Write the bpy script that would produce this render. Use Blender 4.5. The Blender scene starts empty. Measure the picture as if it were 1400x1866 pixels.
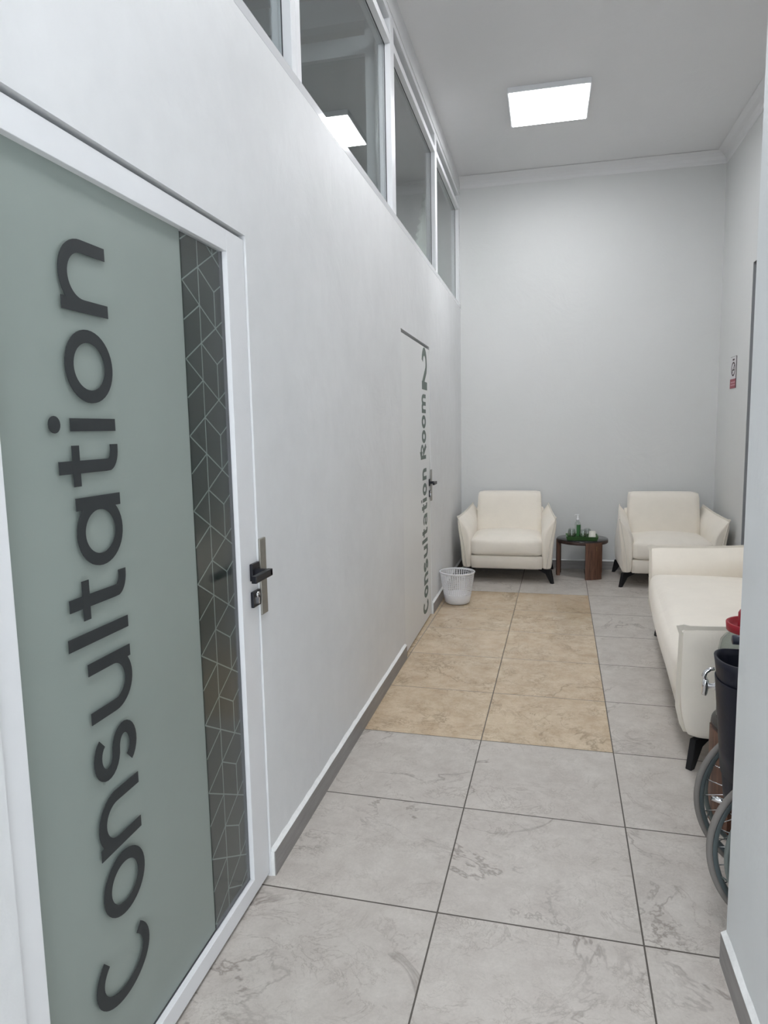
import bpy, bmesh, math, random
from mathutils import Vector, Matrix
random.seed(7)
SC = bpy.context.scene
COL = SC.collection
PI = math.pi

# ------------------------------------------------------------------ camera, world, exposure
F_PX, YAW, PITCH, ROLL, CAM_H = 1242.97, 0.2352, -0.1207, -0.019, 1.4774
def camera():
    cd = bpy.data.cameras.new('camera'); co = bpy.data.objects.new('camera', cd); COL.objects.link(co)
    cd.sensor_fit = 'HORIZONTAL'; cd.sensor_width = 36.0; cd.lens = F_PX/1400*36.0
    cd.clip_start = 0.02; cd.clip_end = 60
    fwd = Vector((-math.sin(YAW)*math.cos(PITCH), math.cos(YAW)*math.cos(PITCH), math.sin(PITCH)))
    right = Vector((math.cos(YAW), math.sin(YAW), 0)); up = right.cross(fwd)
    c, s = math.cos(ROLL), math.sin(ROLL)
    r2 = c*right + s*up; u2 = -s*right + c*up
    m = Matrix((r2, u2, -fwd)).transposed().to_4x4(); m.translation = Vector((0, 0, CAM_H))
    co.matrix_world = m; SC.camera = co
camera()
w = bpy.data.worlds.new('world'); SC.world = w; w.use_nodes = True
w.node_tree.nodes['Background'].inputs[0].default_value = (0.88, 0.94, 1.0, 1)
w.node_tree.nodes['Background'].inputs[1].default_value = 5.5
pl = bpy.data.lights.new('added_doorway_portal', 'AREA'); po = bpy.data.objects.new('added_doorway_portal', pl); COL.objects.link(po)  # portal for an assumed, unseen doorway added to bring in daylight
pl.shape = 'RECTANGLE'; pl.size = 1.2; pl.size_y = 2.5; pl.cycles.is_portal = True
po.location = (-.2, -1.69, 1.25); po.rotation_euler = (math.radians(-90), 0, math.radians(180)); po.rotation_euler = (math.radians(90), 0, 0)
SC.view_settings.view_transform = 'Standard'; SC.view_settings.look = 'None'
SC.view_settings.gamma = 1; SC.view_settings.exposure = 0.17
LIGHT_COL = (0.965, 0.975, 1.0, 1); LIGHT_STR = 31.0

# ------------------------------------------------------------------ materials
def lin(c):
    return tuple(((v/255)/12.92 if v/255 <= .04045 else ((v/255+.055)/1.055)**2.4) for v in c) + (1,)
class N:
    def __init__(s, name):
        s.m = bpy.data.materials.new(name); s.m.use_nodes = True; s.t = s.m.node_tree
        s.b = s.t.nodes['Principled BSDF']; s.out = s.t.nodes['Material Output']
    def n(s, typ, **kw):
        nd = s.t.nodes.new(typ)
        for k, v in kw.items():
            if k in nd.inputs.keys() if isinstance(k, str) else False: nd.inputs[k].default_value = v
            else: setattr(nd, k, v)
        return nd
    def l(s, a, b): s.t.links.new(a, b)
    def set(s, a, v):
        if hasattr(v, 'links') or isinstance(v, bpy.types.NodeSocket): s.l(v, a)
        else: a.default_value = v
    def math(s, op, a, b=0.0, c=0.0):
        nd = s.t.nodes.new('ShaderNodeMath'); nd.operation = op
        s.set(nd.inputs[0], a); s.set(nd.inputs[1], b); s.set(nd.inputs[2], c); return nd.outputs[0]
    def mix(s, f, a, b):
        nd = s.t.nodes.new('ShaderNodeMix'); nd.data_type = 'RGBA'
        s.set(nd.inputs[0], f); s.set(nd.inputs[6], a); s.set(nd.inputs[7], b); return nd.outputs[2]
    def noise(s, vec, scale, detail=3, rough=.5, dist=0):
        nd = s.t.nodes.new('ShaderNodeTexNoise'); nd.inputs['Scale'].default_value = scale
        nd.inputs['Detail'].default_value = detail; nd.inputs['Roughness'].default_value = rough
        nd.inputs['Distortion'].default_value = dist
        if vec is not None: s.l(vec, nd.inputs['Vector'])
        return nd.outputs['Fac']
    def ramp(s, f, lo, hi):
        nd = s.t.nodes.new('ShaderNodeMapRange'); nd.clamp = True
        s.set(nd.inputs[0], f); nd.inputs[1].default_value = lo; nd.inputs[2].default_value = hi; return nd.outputs[0]
    def coord(s, kind='Object'): return s.t.nodes.new('ShaderNodeTexCoord').outputs[kind]
    def bump(s, h, strength, dist=.01):
        nd = s.t.nodes.new('ShaderNodeBump'); nd.inputs['Strength'].default_value = strength
        nd.inputs['Distance'].default_value = dist; s.set(nd.inputs['Height'], h); s.l(nd.outputs[0], s.b.inputs['Normal'])
def pmat(name, col, rough=.5, metal=0, noise=None, bump=None, coat=0, spec=.5, trans=0, ior=1.45):
    q = N(name); q.b.inputs['Roughness'].default_value = rough; q.b.inputs['Metallic'].default_value = metal
    q.b.inputs['Coat Weight'].default_value = coat; q.b.inputs['Specular IOR Level'].default_value = spec
    q.b.inputs['Transmission Weight'].default_value = trans; q.b.inputs['IOR'].default_value = ior
    c = lin(col)
    if noise:
        sc, amt = noise
        f = q.noise(q.coord(), sc, 4, .6)
        f = q.ramp(f, .3, .7)
        q.l(q.mix(f, tuple(v*(1-amt) for v in c[:3])+(1,), tuple(min(1, v*(1+amt)) for v in c[:3])+(1,)), q.b.inputs['Base Color'])
    else: q.b.inputs['Base Color'].default_value = c
    if bump:
        q.bump(q.noise(q.coord(), bump[0], 3, .6), bump[1], bump[2] if len(bump) > 2 else .01)
    return q.m
def thin_glass(name, tint=(1, 1, 1, 1), f0=.04, rough=0.0):
    q = N(name); q.t.nodes.remove(q.b)
    tr = q.t.nodes.new('ShaderNodeBsdfTransparent'); tr.inputs[0].default_value = tint
    gl = q.t.nodes.new('ShaderNodeBsdfGlossy'); gl.inputs['Roughness'].default_value = rough
    lw = q.t.nodes.new('ShaderNodeLayerWeight'); lw.inputs[0].default_value = .5
    f = q.math('ADD', q.math('MULTIPLY', q.math('POWER', lw.outputs['Facing'], 5.0), 1-f0), f0)
    mx = q.t.nodes.new('ShaderNodeMixShader'); q.l(f, mx.inputs[0]); q.l(tr.outputs[0], mx.inputs[1]); q.l(gl.outputs[0], mx.inputs[2])
    q.l(mx.outputs[0], q.out.inputs[0]); return q.m
def emit(name, col, st):
    q = N(name); q.t.nodes.remove(q.b); e = q.t.nodes.new('ShaderNodeEmission')
    e.inputs[0].default_value = col; e.inputs[1].default_value = st; q.l(e.outputs[0], q.out.inputs[0]); return q.m

def wall_mat(name, col, amt=.035):
    q = N(name); co = q.coord(); c = lin(col)
    f = q.ramp(q.noise(co, 1.3, 4, .55, .4), .3, .7)
    f2 = q.ramp(q.noise(co, 9, 3, .6), .3, .7)
    ff = q.math('ADD', q.math('MULTIPLY', f, .7), q.math('MULTIPLY', f2, .3))
    q.l(q.mix(ff, tuple(v*(1-amt) for v in c[:3])+(1,), tuple(v*(1+amt*.6) for v in c[:3])+(1,)), q.b.inputs['Base Color'])
    q.b.inputs['Roughness'].default_value = .55; q.b.inputs['Specular IOR Level'].default_value = .35
    h = q.math('ADD', q.math('MULTIPLY', q.noise(co, 3.0, 4, .6, .5), .6), q.math('MULTIPLY', q.noise(co, 160, 2, .5), .02))
    q.bump(h, .6, .02); return q.m
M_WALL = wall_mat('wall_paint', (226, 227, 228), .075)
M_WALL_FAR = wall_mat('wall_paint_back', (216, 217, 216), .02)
M_PART = wall_mat('partition_paint', (226, 229, 230))
M_CEIL = wall_mat('ceiling_paint', (226, 226, 227), .01)
M_WHITE = pmat('white_aluminium', (232, 233, 235), .35, noise=(6, .02))
M_GLOSSW = pmat('glossy_sill_paint', (228, 229, 232), .10, coat=.6)
M_DOOR = pmat('white_door_paint', (226, 227, 227), .4, noise=(3, .015))
M_PLASTER = pmat('white_plaster_edge', (232, 233, 232), .7, noise=(60, .05), bump=(90, .5, .004))
M_BLACKM = pmat('black_metal', (26, 27, 34), .38, .3)
M_LEG = pmat('black_leg', (15, 15, 19), .5)
M_STEEL = pmat('brushed_steel', (150, 147, 140), .42, .7, noise=(40, .06))
M_CHROME = pmat('chrome', (225, 225, 228), .12, 1)
M_GREY = pmat('dark_gap', (70, 70, 74), .8)
M_RECESSGREY = pmat('recess_grey', (150, 152, 155), .5)  # one even grey for the recessed leaf and its jamb lining

def floor_mat():
    q = N('porcelain_tiles'); geo = q.t.nodes.new('ShaderNodeNewGeometry')
    mp = q.t.nodes.new('ShaderNodeMapping'); mp.vector_type = 'TEXTURE'
    mp.inputs['Location'].default_value = (-.314, 1.912, 0); mp.inputs['Rotation'].default_value = (0, 0, -.0195)
    mp.inputs['Scale'].default_value = (.598, .598, 1)
    q.l(geo.outputs['Position'], mp.inputs['Vector'])
    sx = q.t.nodes.new('ShaderNodeSeparateXYZ'); q.l(mp.outputs[0], sx.inputs[0])
    u, v = sx.outputs[0], sx.outputs[1]
    fu = q.math('FRACT', u); fv = q.math('FRACT', v)
    iu = q.math('FLOOR', u); iv = q.math('FLOOR', v)
    def edge(f, wd):
        a = q.math('MINIMUM', f, q.math('SUBTRACT', 1.0, f)); return q.math('LESS_THAN', a, wd)
    grout = q.math('MAXIMUM', edge(fu, .0042), edge(fv, .0048))
    cmb = q.t.nodes.new('ShaderNodeCombineXYZ'); q.l(iu, cmb.inputs[0]); q.l(iv, cmb.inputs[1])
    wn = q.t.nodes.new('ShaderNodeTexWhiteNoise'); wn.noise_dimensions = '2D'; q.l(cmb.outputs[0], wn.inputs['Vector'])
    off = q.t.nodes.new('ShaderNodeVectorMath'); off.operation = 'SCALE'; q.l(wn.outputs['Color'], off.inputs[0]); off.inputs['Scale'].default_value = 37
    add = q.t.nodes.new('ShaderNodeVectorMath'); add.operation = 'ADD'; q.l(mp.outputs[0], add.inputs[0]); q.l(off.outputs[0], add.inputs[1])
    vec = add.outputs[0]
    # long wandering veins
    nA = q.noise(vec, 1.1, 6, .62, .55)
    vein = q.math('SUBTRACT', 1.0, q.ramp(q.math('ABSOLUTE', q.math('SUBTRACT', nA, .5)), 0.0, .014))
    mask = q.ramp(q.noise(vec, 1.7, 2, .5), .44, .60)
    vein = q.math('MULTIPLY', vein, mask)
    nB = q.noise(vec, 3.4, 7, .68, .9)
    vein2 = q.math('SUBTRACT', 1.0, q.ramp(q.math('ABSOLUTE', q.math('SUBTRACT', nB, .5)), 0.0, .018))
    vein2 = q.math('MULTIPLY', vein2, q.ramp(q.noise(vec, 2.6, 3, .5), .42, .62))
    nC = q.noise(vec, 8.5, 8, .72, .7)
    vein3 = q.math('SUBTRACT', 1.0, q.ramp(q.math('ABSOLUTE', q.math('SUBTRACT', nC, .5)), 0.0, .02))
    vein3 = q.math('MULTIPLY', vein3, q.ramp(q.noise(vec, 4.0, 3, .5), .40, .62))
    mot = q.ramp(q.noise(vec, 5.0, 8, .72), .32, .68)
    big = q.ramp(q.noise(vec, 1.0, 3, .5), .3, .7)
    spk = q.ramp(q.noise(vec, 70, 3, .7), .35, .65)
    # two colourways
    beige = q.math('MULTIPLY', q.math('MULTIPLY', q.math('GREATER_THAN', v, 2.0), q.math('LESS_THAN', v, 7.0)), q.math('LESS_THAN', u, 1.0))
    gA = q.mix(mot, lin((178, 171, 164)), lin((204, 199, 192)))
    gA = q.mix(q.math('MULTIPLY', big, .35), gA, lin((204, 196, 188)))
    gA = q.mix(q.math('MULTIPLY', vein, .62), gA, lin((112, 100, 92)))
    gA = q.mix(q.math('MULTIPLY', vein2, .42), gA, lin((124, 112, 100)))
    gA = q.mix(q.math('MULTIPLY', vein3, .30), gA, lin((120, 112, 104)))
    bA = q.mix(mot, lin((186, 163, 134)), lin((218, 200, 173)))
    bA = q.mix(q.math('MULTIPLY', big, .35), bA, lin((213, 188, 160)))
    bA = q.mix(q.math('MULTIPLY', vein, .5), bA, lin((112, 96, 74)))
    bA = q.mix(q.math('MULTIPLY', vein2, .55), bA, lin((120, 102, 78)))
    bA = q.mix(q.math('MULTIPLY', vein3, .45), bA, lin((138, 116, 90)))
    col = q.mix(beige, gA, bA)
    col = q.mix(q.math('MULTIPLY', spk, .10), col, lin((120, 114, 108)))
    col = q.mix(q.math('MULTIPLY', grout, .9), col, lin((62, 56, 48)))
    q.l(col, q.b.inputs['Base Color'])
    r = q.math('SUBTRACT', .42, q.math('MULTIPLY', beige, .32))
    r = q.math('ADD', r, q.math('MULTIPLY', grout, .3)); q.l(r, q.b.inputs['Roughness'])
    q.b.inputs['Specular IOR Level'].default_value = .5
    h = q.math('SUBTRACT', q.math('MULTIPLY', q.math('SUBTRACT', 1.0, vein2), .05), q.math('MULTIPLY', grout, 1.0))
    q.bump(h, .3, .002)
    return q.m
M_FLOOR = floor_mat()
def base_mat():
    q = N('grey_skirting_tile'); co = q.coord()
    mp = q.t.nodes.new('ShaderNodeMapping'); mp.inputs['Scale'].default_value = (2, 2, 14); q.l(co, mp.inputs[0])
    f = q.ramp(q.noise(mp.outputs[0], 3, 6, .6), .3, .7)
    q.l(q.mix(f, lin((132, 129, 127)), lin((152, 149, 147))), q.b.inputs['Base Color']); q.b.inputs['Roughness'].default_value = .45; return q.m
M_BASE = base_mat()
def fabric(name, col):
    q = N(name); co = q.coord(); c = lin(col)
    f = q.ramp(q.noise(co, 5, 5, .6), .3, .7); f2 = q.noise(co, 420, 2, .5)
    cc = q.mix(f, tuple(v*.94 for v in c[:3])+(1,), c)
    cc = q.mix(q.math('MULTIPLY', f2, .22), cc, tuple(v*.8 for v in c[:3])+(1,))
    q.l(cc, q.b.inputs['Base Color']); q.b.inputs['Roughness'].default_value = .88
    q.b.inputs['Sheen Weight'].default_value = .25; q.b.inputs['Specular IOR Level'].default_value = .2
    q.bump(q.math('ADD', q.math('MULTIPLY', q.noise(co, 7, 4, .6, .3), 1.0), q.math('MULTIPLY', f2, .06)), .35, .012); return q.m
M_FAB = fabric('cream_fabric', (242, 235, 223))
M_PIPE = fabric('cream_piping', (226, 220, 208))
def wood(name, a, b):
    q = N(name); mp = q.t.nodes.new('ShaderNodeMapping'); mp.inputs['Scale'].default_value = (14, 14, 1.2); q.l(q.coord(), mp.inputs[0])
    f = q.ramp(q.noise(mp.outputs[0], 3.2, 6, .6, 1.2), .32, .68)
    q.l(q.mix(f, lin(a), lin(b)), q.b.inputs['Base Color']); q.b.inputs['Roughness'].default_value = .5; return q.m
M_WOOD = wood('walnut', (72, 48, 38), (120, 84, 66))
M_WOODRIM = wood('dark_walnut', (46, 32, 30), (66, 46, 42))
M_TOPGLASS = pmat('black_glass', (22, 22, 26), .08, spec=.7)
M_TRAY = pmat('green_tray', (66, 104, 56), .35, noise=(20, .15))
M_PAPER = pmat('white_paper', (232, 231, 222), .7)
M_CLEAR = thin_glass('clear_glass', (.92, .95, .94, 1), .09)
M_WIN = thin_glass('window_glass', (.90, .93, .93, 1), .06)
M_PANE = thin_glass('door_glass', (.98, .99, .99, 1), .03, .14)
M_PLASTIC = pmat('white_plastic', (228, 228, 230), .4)
M_RED = pmat('red_plastic', (158, 30, 46), .4)
M_REDSIGN = pmat('red_print', (150, 66, 80), .5)
M_INK = pmat('dark_print', (62, 46, 52), .6)
M_FROST = pmat('frosted_film', (144, 154, 148), .42, noise=(2.2, .03), spec=.6)
M_STRIP = pmat('dark_green_film', (34, 46, 42), .35, noise=(3, .05))
M_LINE = pmat('pale_green_line', (138, 152, 146), .5)
M_LETTER = pmat('charcoal_lettering', (44, 48, 50), .55)
M_LETTER2 = pmat('grey_green_lettering', (98, 110, 104), .55)
M_NAVY = pmat('navy_vinyl', (16, 18, 33), .5, bump=(30, .2, .004))
M_TYRE = pmat('grey_rubber', (122, 118, 114), .75)
M_RIM = pmat('grey_wheel_rim', (88, 97, 98), .4, .1)
M_LIQ = pmat('green_label', (60, 110, 62), .5)
M_CURTAIN = pmat('pale_curtain', (214, 222, 212), .8)

# ------------------------------------------------------------------ helpers
def mesh_obj(name, bm, mat, parent=None, smooth=False, loc=None):
    me = bpy.data.meshes.new(name)
    bmesh.ops.recalc_face_normals(bm, faces=bm.faces)
    bm.to_mesh(me); bm.free()
    mats = mat if isinstance(mat, (list, tuple)) else [mat]
    for m in mats: me.materials.append(m)
    if smooth:
        for p in me.polygons: p.use_smooth = True
    o = bpy.data.objects.new(name, me); COL.objects.link(o)
    if parent: o.parent = parent
    if loc: o.location = loc
    return o
def thing(name, label, cat, loc=(0, 0, 0), rz=0, group=None):
    o = bpy.data.objects.new(name, None); COL.objects.link(o); o.empty_display_size = .1
    o.location = loc; o.rotation_euler = (0, 0, rz); o['label'] = label; o['category'] = cat
    if group: o['group'] = group
    return o
def tag(o, label, cat, group=None):
    o['label'] = label; o['category'] = cat
    if group: o['group'] = group
    return o
def struct(o, label=None):
    o['kind'] = 'structure'
    if label: o['label'] = label
    return o
def box(bm, x0, x1, y0, y1, z0, z1, mi=0, bev=0):
    if bev:
        t = bmesh.new(); box(t, x0, x1, y0, y1, z0, z1)
        bmesh.ops.bevel(t, geom=t.edges[:], offset=bev, segments=2, profile=.5, affect='EDGES')
        for f in t.faces: f.material_index = mi
        merge(bm, t); return
    vs = [bm.verts.new(p) for p in ((x0,y0,z0),(x1,y0,z0),(x1,y1,z0),(x0,y1,z0),(x0,y0,z1),(x1,y0,z1),(x1,y1,z1),(x0,y1,z1))]
    for f in ((0,3,2,1),(4,5,6,7),(0,1,5,4),(1,2,6,5),(2,3,7,6),(3,0,4,7)):
        bm.faces.new([vs[i] for i in f]).material_index = mi
def merge(bm, t, mat=None):
    vm = {}
    for v in t.verts: vm[v] = bm.verts.new(mat @ v.co if mat else v.co)
    for f in t.faces:
        try:
            nf = bm.faces.new([vm[v] for v in f.verts]); nf.material_index = f.material_index; nf.smooth = f.smooth
        except ValueError: pass
    t.free()
def prism(bm, pts, fmap, t0, t1, mi=0):
    """pts 2-D outline, fmap(u,v,t)->xyz"""
    a = [bm.verts.new(fmap(u, v, t0)) for u, v in pts]; b = [bm.verts.new(fmap(u, v, t1)) for u, v in pts]
    n = len(pts)
    bm.faces.new(a).material_index = mi; bm.faces.new(b[::-1]).material_index = mi
    for i in range(n): bm.faces.new((a[i], a[(i+1) % n], b[(i+1) % n], b[i])).material_index = mi
def lathe(bm, prof, c=(0, 0, 0), n=32, cap0=False, cap1=False, mi=0, axis='z'):
    rings = []
    for r, z in prof:
        ring = []
        for k in range(n):
            a = 2*PI*k/n
            p = (r*math.cos(a), r*math.sin(a), z)
            if axis == 'y': p = (p[0], p[2], p[1])
            if axis == 'x': p = (p[2], p[0], p[1])
            ring.append(bm.verts.new((p[0]+c[0], p[1]+c[1], p[2]+c[2])))
        rings.append(ring)
    for a, b in zip(rings, rings[1:]):
        for k in range(n):
            f = bm.faces.new((a[k], a[(k+1) % n], b[(k+1) % n], b[k])); f.material_index = mi; f.smooth = True
    if cap0: bm.faces.new(rings[0][::-1]).material_index = mi
    if cap1: bm.faces.new(rings[-1]).material_index = mi
def tube(bm, pts, r, n=10, closed=False, mi=0):
    P = [Vector(p) for p in pts]; m = len(P); rings = []
    up = None
    for i, p in enumerate(P):
        if closed: d = (P[(i+1) % m]-P[i-1]).normalized()
        else: d = (P[min(i+1, m-1)]-P[max(i-1, 0)]).normalized()
        if up is None:
            up = d.orthogonal().normalized()
        up = (up - d*up.dot(d)).normalized(); s = d.cross(up)
        rr = r[i] if isinstance(r, (list, tuple)) else r
        rings.append([bm.verts.new(p + rr*(math.cos(2*PI*k/n)*up + math.sin(2*PI*k/n)*s)) for k in range(n)])
    seq = list(zip(rings, rings[1:]))
    if closed: seq.append((rings[-1], rings[0]))
    for a, b in seq:
        for k in range(n):
            f = bm.faces.new((a[k], a[(k+1) % n], b[(k+1) % n], b[k])); f.smooth = True; f.material_index = mi
    if not closed:
        bm.faces.new(rings[0][::-1]).material_index = mi; bm.faces.new(rings[-1]).material_index = mi
def ring_pts(c, r, axis='y', n=64, a0=0, a1=2*PI):
    out = []
    full = abs(a1-a0-2*PI) < 1e-6
    for k in range(n if full else n+1):
        a = a0+(a1-a0)*k/n
        if axis == 'y': out.append((c[0]+r*math.cos(a), c[1], c[2]+r*math.sin(a)))
        else: out.append((c[0]+r*math.cos(a), c[1]+r*math.sin(a), c[2]))
    return out
def cushion_bm(x0, x1, y0, y1, z0, z1, r, bul=(0, 0, 0), cuts=11, bul_lo=None, warp=None):
    bm = bmesh.new(); box(bm, x0, x1, y0, y1, z0, z1)
    bmesh.ops.subdivide_edges(bm, edges=bm.edges[:], cuts=cuts, use_grid_fill=True)
    cx, cy, cz = (x0+x1)/2, (y0+y1)/2, (z0+z1)/2; hx, hy, hz = (x1-x0)/2, (y1-y0)/2, (z1-z0)/2
    for v in bm.verts:
        p = v.co
        u, w_, t = (p.x-cx)/hx, (p.y-cy)/hy, (p.z-cz)/hz
        q = Vector((max(x0+r, min(x1-r, p.x)), max(y0+r, min(y1-r, p.y)), max(z0+r, min(z1-r, p.z))))
        d = p-q
        if d.length > 1e-9:
            # push the outermost rows towards the corners of the rounding
            d = d.normalized()*r
        p2 = q+d
        if abs(abs(t)-1) < 1e-4:
            p2.z += math.copysign(bul[2], t)*(1-u*u)*(1-w_*w_) if (t > 0 or bul_lo is None) else 0
        if abs(abs(w_)-1) < 1e-4: p2.y += math.copysign(bul[1], w_)*(1-u*u)*(1-t*t)
        if abs(abs(u)-1) < 1e-4: p2.x += math.copysign(bul[0], u)*(1-w_*w_)*(1-t*t)
        v.co = warp(p2) if warp else p2
    return bm

# ------------------------------------------------------------------ setting
ZC = 3.97; XL = -.882; XR = 1.605; YB = 7.249; SILL = 2.735
XI = -.992; YF = -1.6; XO = -3.9
bm = bmesh.new(); box(bm, XO-.1, XR+.9, YF-.1, YB+.1, -.1, 0); struct(mesh_obj('floor', bm, M_FLOOR), 'porcelain tile floor, grey with a beige tiled stretch')
bm = bmesh.new(); box(bm, XO-.1, XR+.9, YF-.1, YB+.1, ZC, ZC+.1); struct(mesh_obj('ceiling', bm, M_CEIL), 'smooth white ceiling')
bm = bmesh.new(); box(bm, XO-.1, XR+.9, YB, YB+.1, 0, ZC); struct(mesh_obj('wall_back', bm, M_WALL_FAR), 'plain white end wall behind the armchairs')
bm = bmesh.new(); box(bm, XO-.1, -.8, YF-.1, YF, 0, ZC); box(bm, .4, XR+.9, YF-.1, YF, 0, ZC); box(bm, -.8, .4, YF-.1, YF, 2.5, ZC); struct(mesh_obj('wall_front', bm, M_WALL), 'white wall behind the viewer')  # out-of-view doorway opening added so world light reaches the corridor
bm = bmesh.new(); box(bm, XO-.1, XO, YF, YB, 0, ZC); struct(mesh_obj('wall_far_left', bm, M_WALL), 'white outer wall of the rooms behind the windows')
# left wall with two door openings; window band above the sill
D1 = (.906, 1.9695, 2.058); D2 = (4.214, 5.272, 2.094)
bm = bmesh.new()
for y0, y1, z0, z1 in ((YF, D1[0], 0, SILL), (D1[0], D1[1], D1[2], SILL), (D1[1], D2[0], 0, SILL), (D2[0], D2[1], D2[2], SILL), (D2[1], YB, 0, SILL), (YF, YB, 3.828, ZC)):
    box(bm, XI, XL, y0, y1, z0, z1)
for y0, y1, z1 in ((D1[0], D1[1], D1[2]), (D2[0], D2[1], D2[2])): box(bm, XI-.02, XI+.004, y0, y1, 0, z1)
struct(mesh_obj('wall_left', bm, M_WALL), 'long white wall with two consultation doors and high windows')
# right wall with tall opening
RO = (5.15, 6.235, 2.755)
bm = bmesh.new()
box(bm, XR, XR+.22, YF, RO[0], 0, ZC); box(bm, XR, XR+.22, RO[1], YB, 0, ZC); box(bm, XR, XR+.22, RO[0], RO[1], RO[2], ZC)
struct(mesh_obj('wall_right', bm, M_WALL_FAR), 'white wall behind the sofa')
d3 = bpy.data.objects.new('door_3', None); COL.objects.link(d3); d3.location = (XR+.16, (RO[0]+RO[1])/2, 0); struct(d3, 'grey recessed door in the right wall')
bm = bmesh.new(); box(bm, -.02, .02, -(RO[1]-RO[0])/2+.004, (RO[1]-RO[0])/2-.004, .004, RO[2]-.004, bev=.003); mesh_obj('door_leaf', bm, M_RECESSGREY, d3)
hh = (RO[1]-RO[0])/2
bm = bmesh.new(); box(bm, -.158, .055, hh-.003, hh-.0005, 0, RO[2]-.0005); box(bm, -.158, .055, -hh+.0005, -hh+.003, 0, RO[2]-.0005); box(bm, -.158, .055, -hh+.003, hh-.003, RO[2]-.003, RO[2]-.0005); mesh_obj('door_jamb', bm, M_RECESSGREY, d3)
# partition on the near right
PX, PY = .491, 1.885
bm = bmesh.new(); box(bm, PX, XR, YF, PY, 0, ZC)
bmesh.ops.bevel(bm, geom=[e for e in bm.edges if all(abs(v.co.x-PX) < 1e-5 and abs(v.co.y-PY) < 1e-5 for v in e.verts)], offset=.006, segments=2, affect='EDGES')
struct(mesh_obj('wall_partition', bm, M_PART), 'pale grey-white wall end close on the right')

# cornice, back and right
def cornice(name, a, b, inward, label):
    prof = [(0, -.098), (.006, -.090), (.012, -.066), (.030, -.040), (.056, -.022), (.082, -.010), (.098, -.003), (.098, -.0035), (0, -.0035)]
    bm = bmesh.new(); A, B = Vector(a), Vector(b); I = Vector(inward)
    ra = [bm.verts.new(A + I*u + Vector((0, 0, ZC+v))) for u, v in prof]; rb = [bm.verts.new(B + I*u + Vector((0, 0, ZC+v))) for u, v in prof]
    n = len(prof); bm.faces.new(ra); bm.faces.new(rb[::-1])
    for i in range(n): bm.faces.new((ra[i], ra[(i+1) % n], rb[(i+1) % n], rb[i]))
    struct(mesh_obj(name, bm, M_CEIL), label)
cornice('trim_1', (XL+.0, YB, 0), (XR, YB, 0), (0, -1, 0), 'white cornice along the end wall')
cornice('trim_2', (XR, PY, 0), (XR, YB, 0), (-1, 0, 0), 'white cornice along the right wall')

# baseboards
def baseboard(name, x0, x1, y0, y1, face, label, h=.086):
    """face: '+x','-x','-y' direction the skirting faces"""
    bm = bmesh.new(); box(bm, x0, x1, y0, y1, 0, h)
    o = struct(mesh_obj(name, bm, M_BASE), label)
    bm = bmesh.new(); L = (y1-y0) if 'x' in face else (x1-x0); n = max(2, int(L/.05)); sec = []
    for k in range(n+1):
        t = k/n; j = random.uniform(-.0012, .0012)
        if face == '+x': fr = (x1, y0+L*t); bk = (x0-.001, y0+L*t)
        elif face == '-x': fr = (x0, y0+L*t); bk = (x1+.001, y0+L*t)
        else: fr = (x0+L*t, y0); bk = (x0+L*t, y1+.001)
        sec.append([bm.verts.new((fr[0], fr[1], h-.0005)), bm.verts.new((fr[0], fr[1], h+.002+j)), bm.verts.new((bk[0], bk[1], h+.013+3*j)), bm.verts.new((bk[0], bk[1], h-.0005))])
    for a, b in zip(sec, sec[1:]):
        for i in range(4): bm.faces.new((a[i], a[(i+1) % 4], b[(i+1) % 4], b[i]))
    bm.faces.new(sec[0]); bm.faces.new(sec[-1][::-1])
    if face == '+x':
        box(bm, x0, x1-.003, y0-.004, y0, 0, h)
    mesh_obj('plaster_edge', bm, M_PLASTER, o)
baseboard('baseboard_left', XL, -.868, D1[1]+.006, D2[0]-.022, '+x', 'grey tile skirting between the two consultation doors')
baseboard('baseboard_left_far', XL, -.868, D2[1]+.004, YB-.012, '+x', 'grey tile skirting beside the wastebasket')
baseboard('baseboard_back', XL+.014, XR, YB-.012, YB, '-y', 'grey tile skirting under the end wall')
baseboard('baseboard_right_far', XR-.012, XR, RO[1], YB-.012, '-x', 'grey tile skirting right')
baseboard('baseboard_right', XR-.012, XR, PY, RO[0], '-x', 'grey tile skirting behind the sofa')
baseboard('baseboard_partition', PX-.013, PX, YF, PY-.0005, '-x', 'grey tile skirting on the near right wall end')

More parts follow.
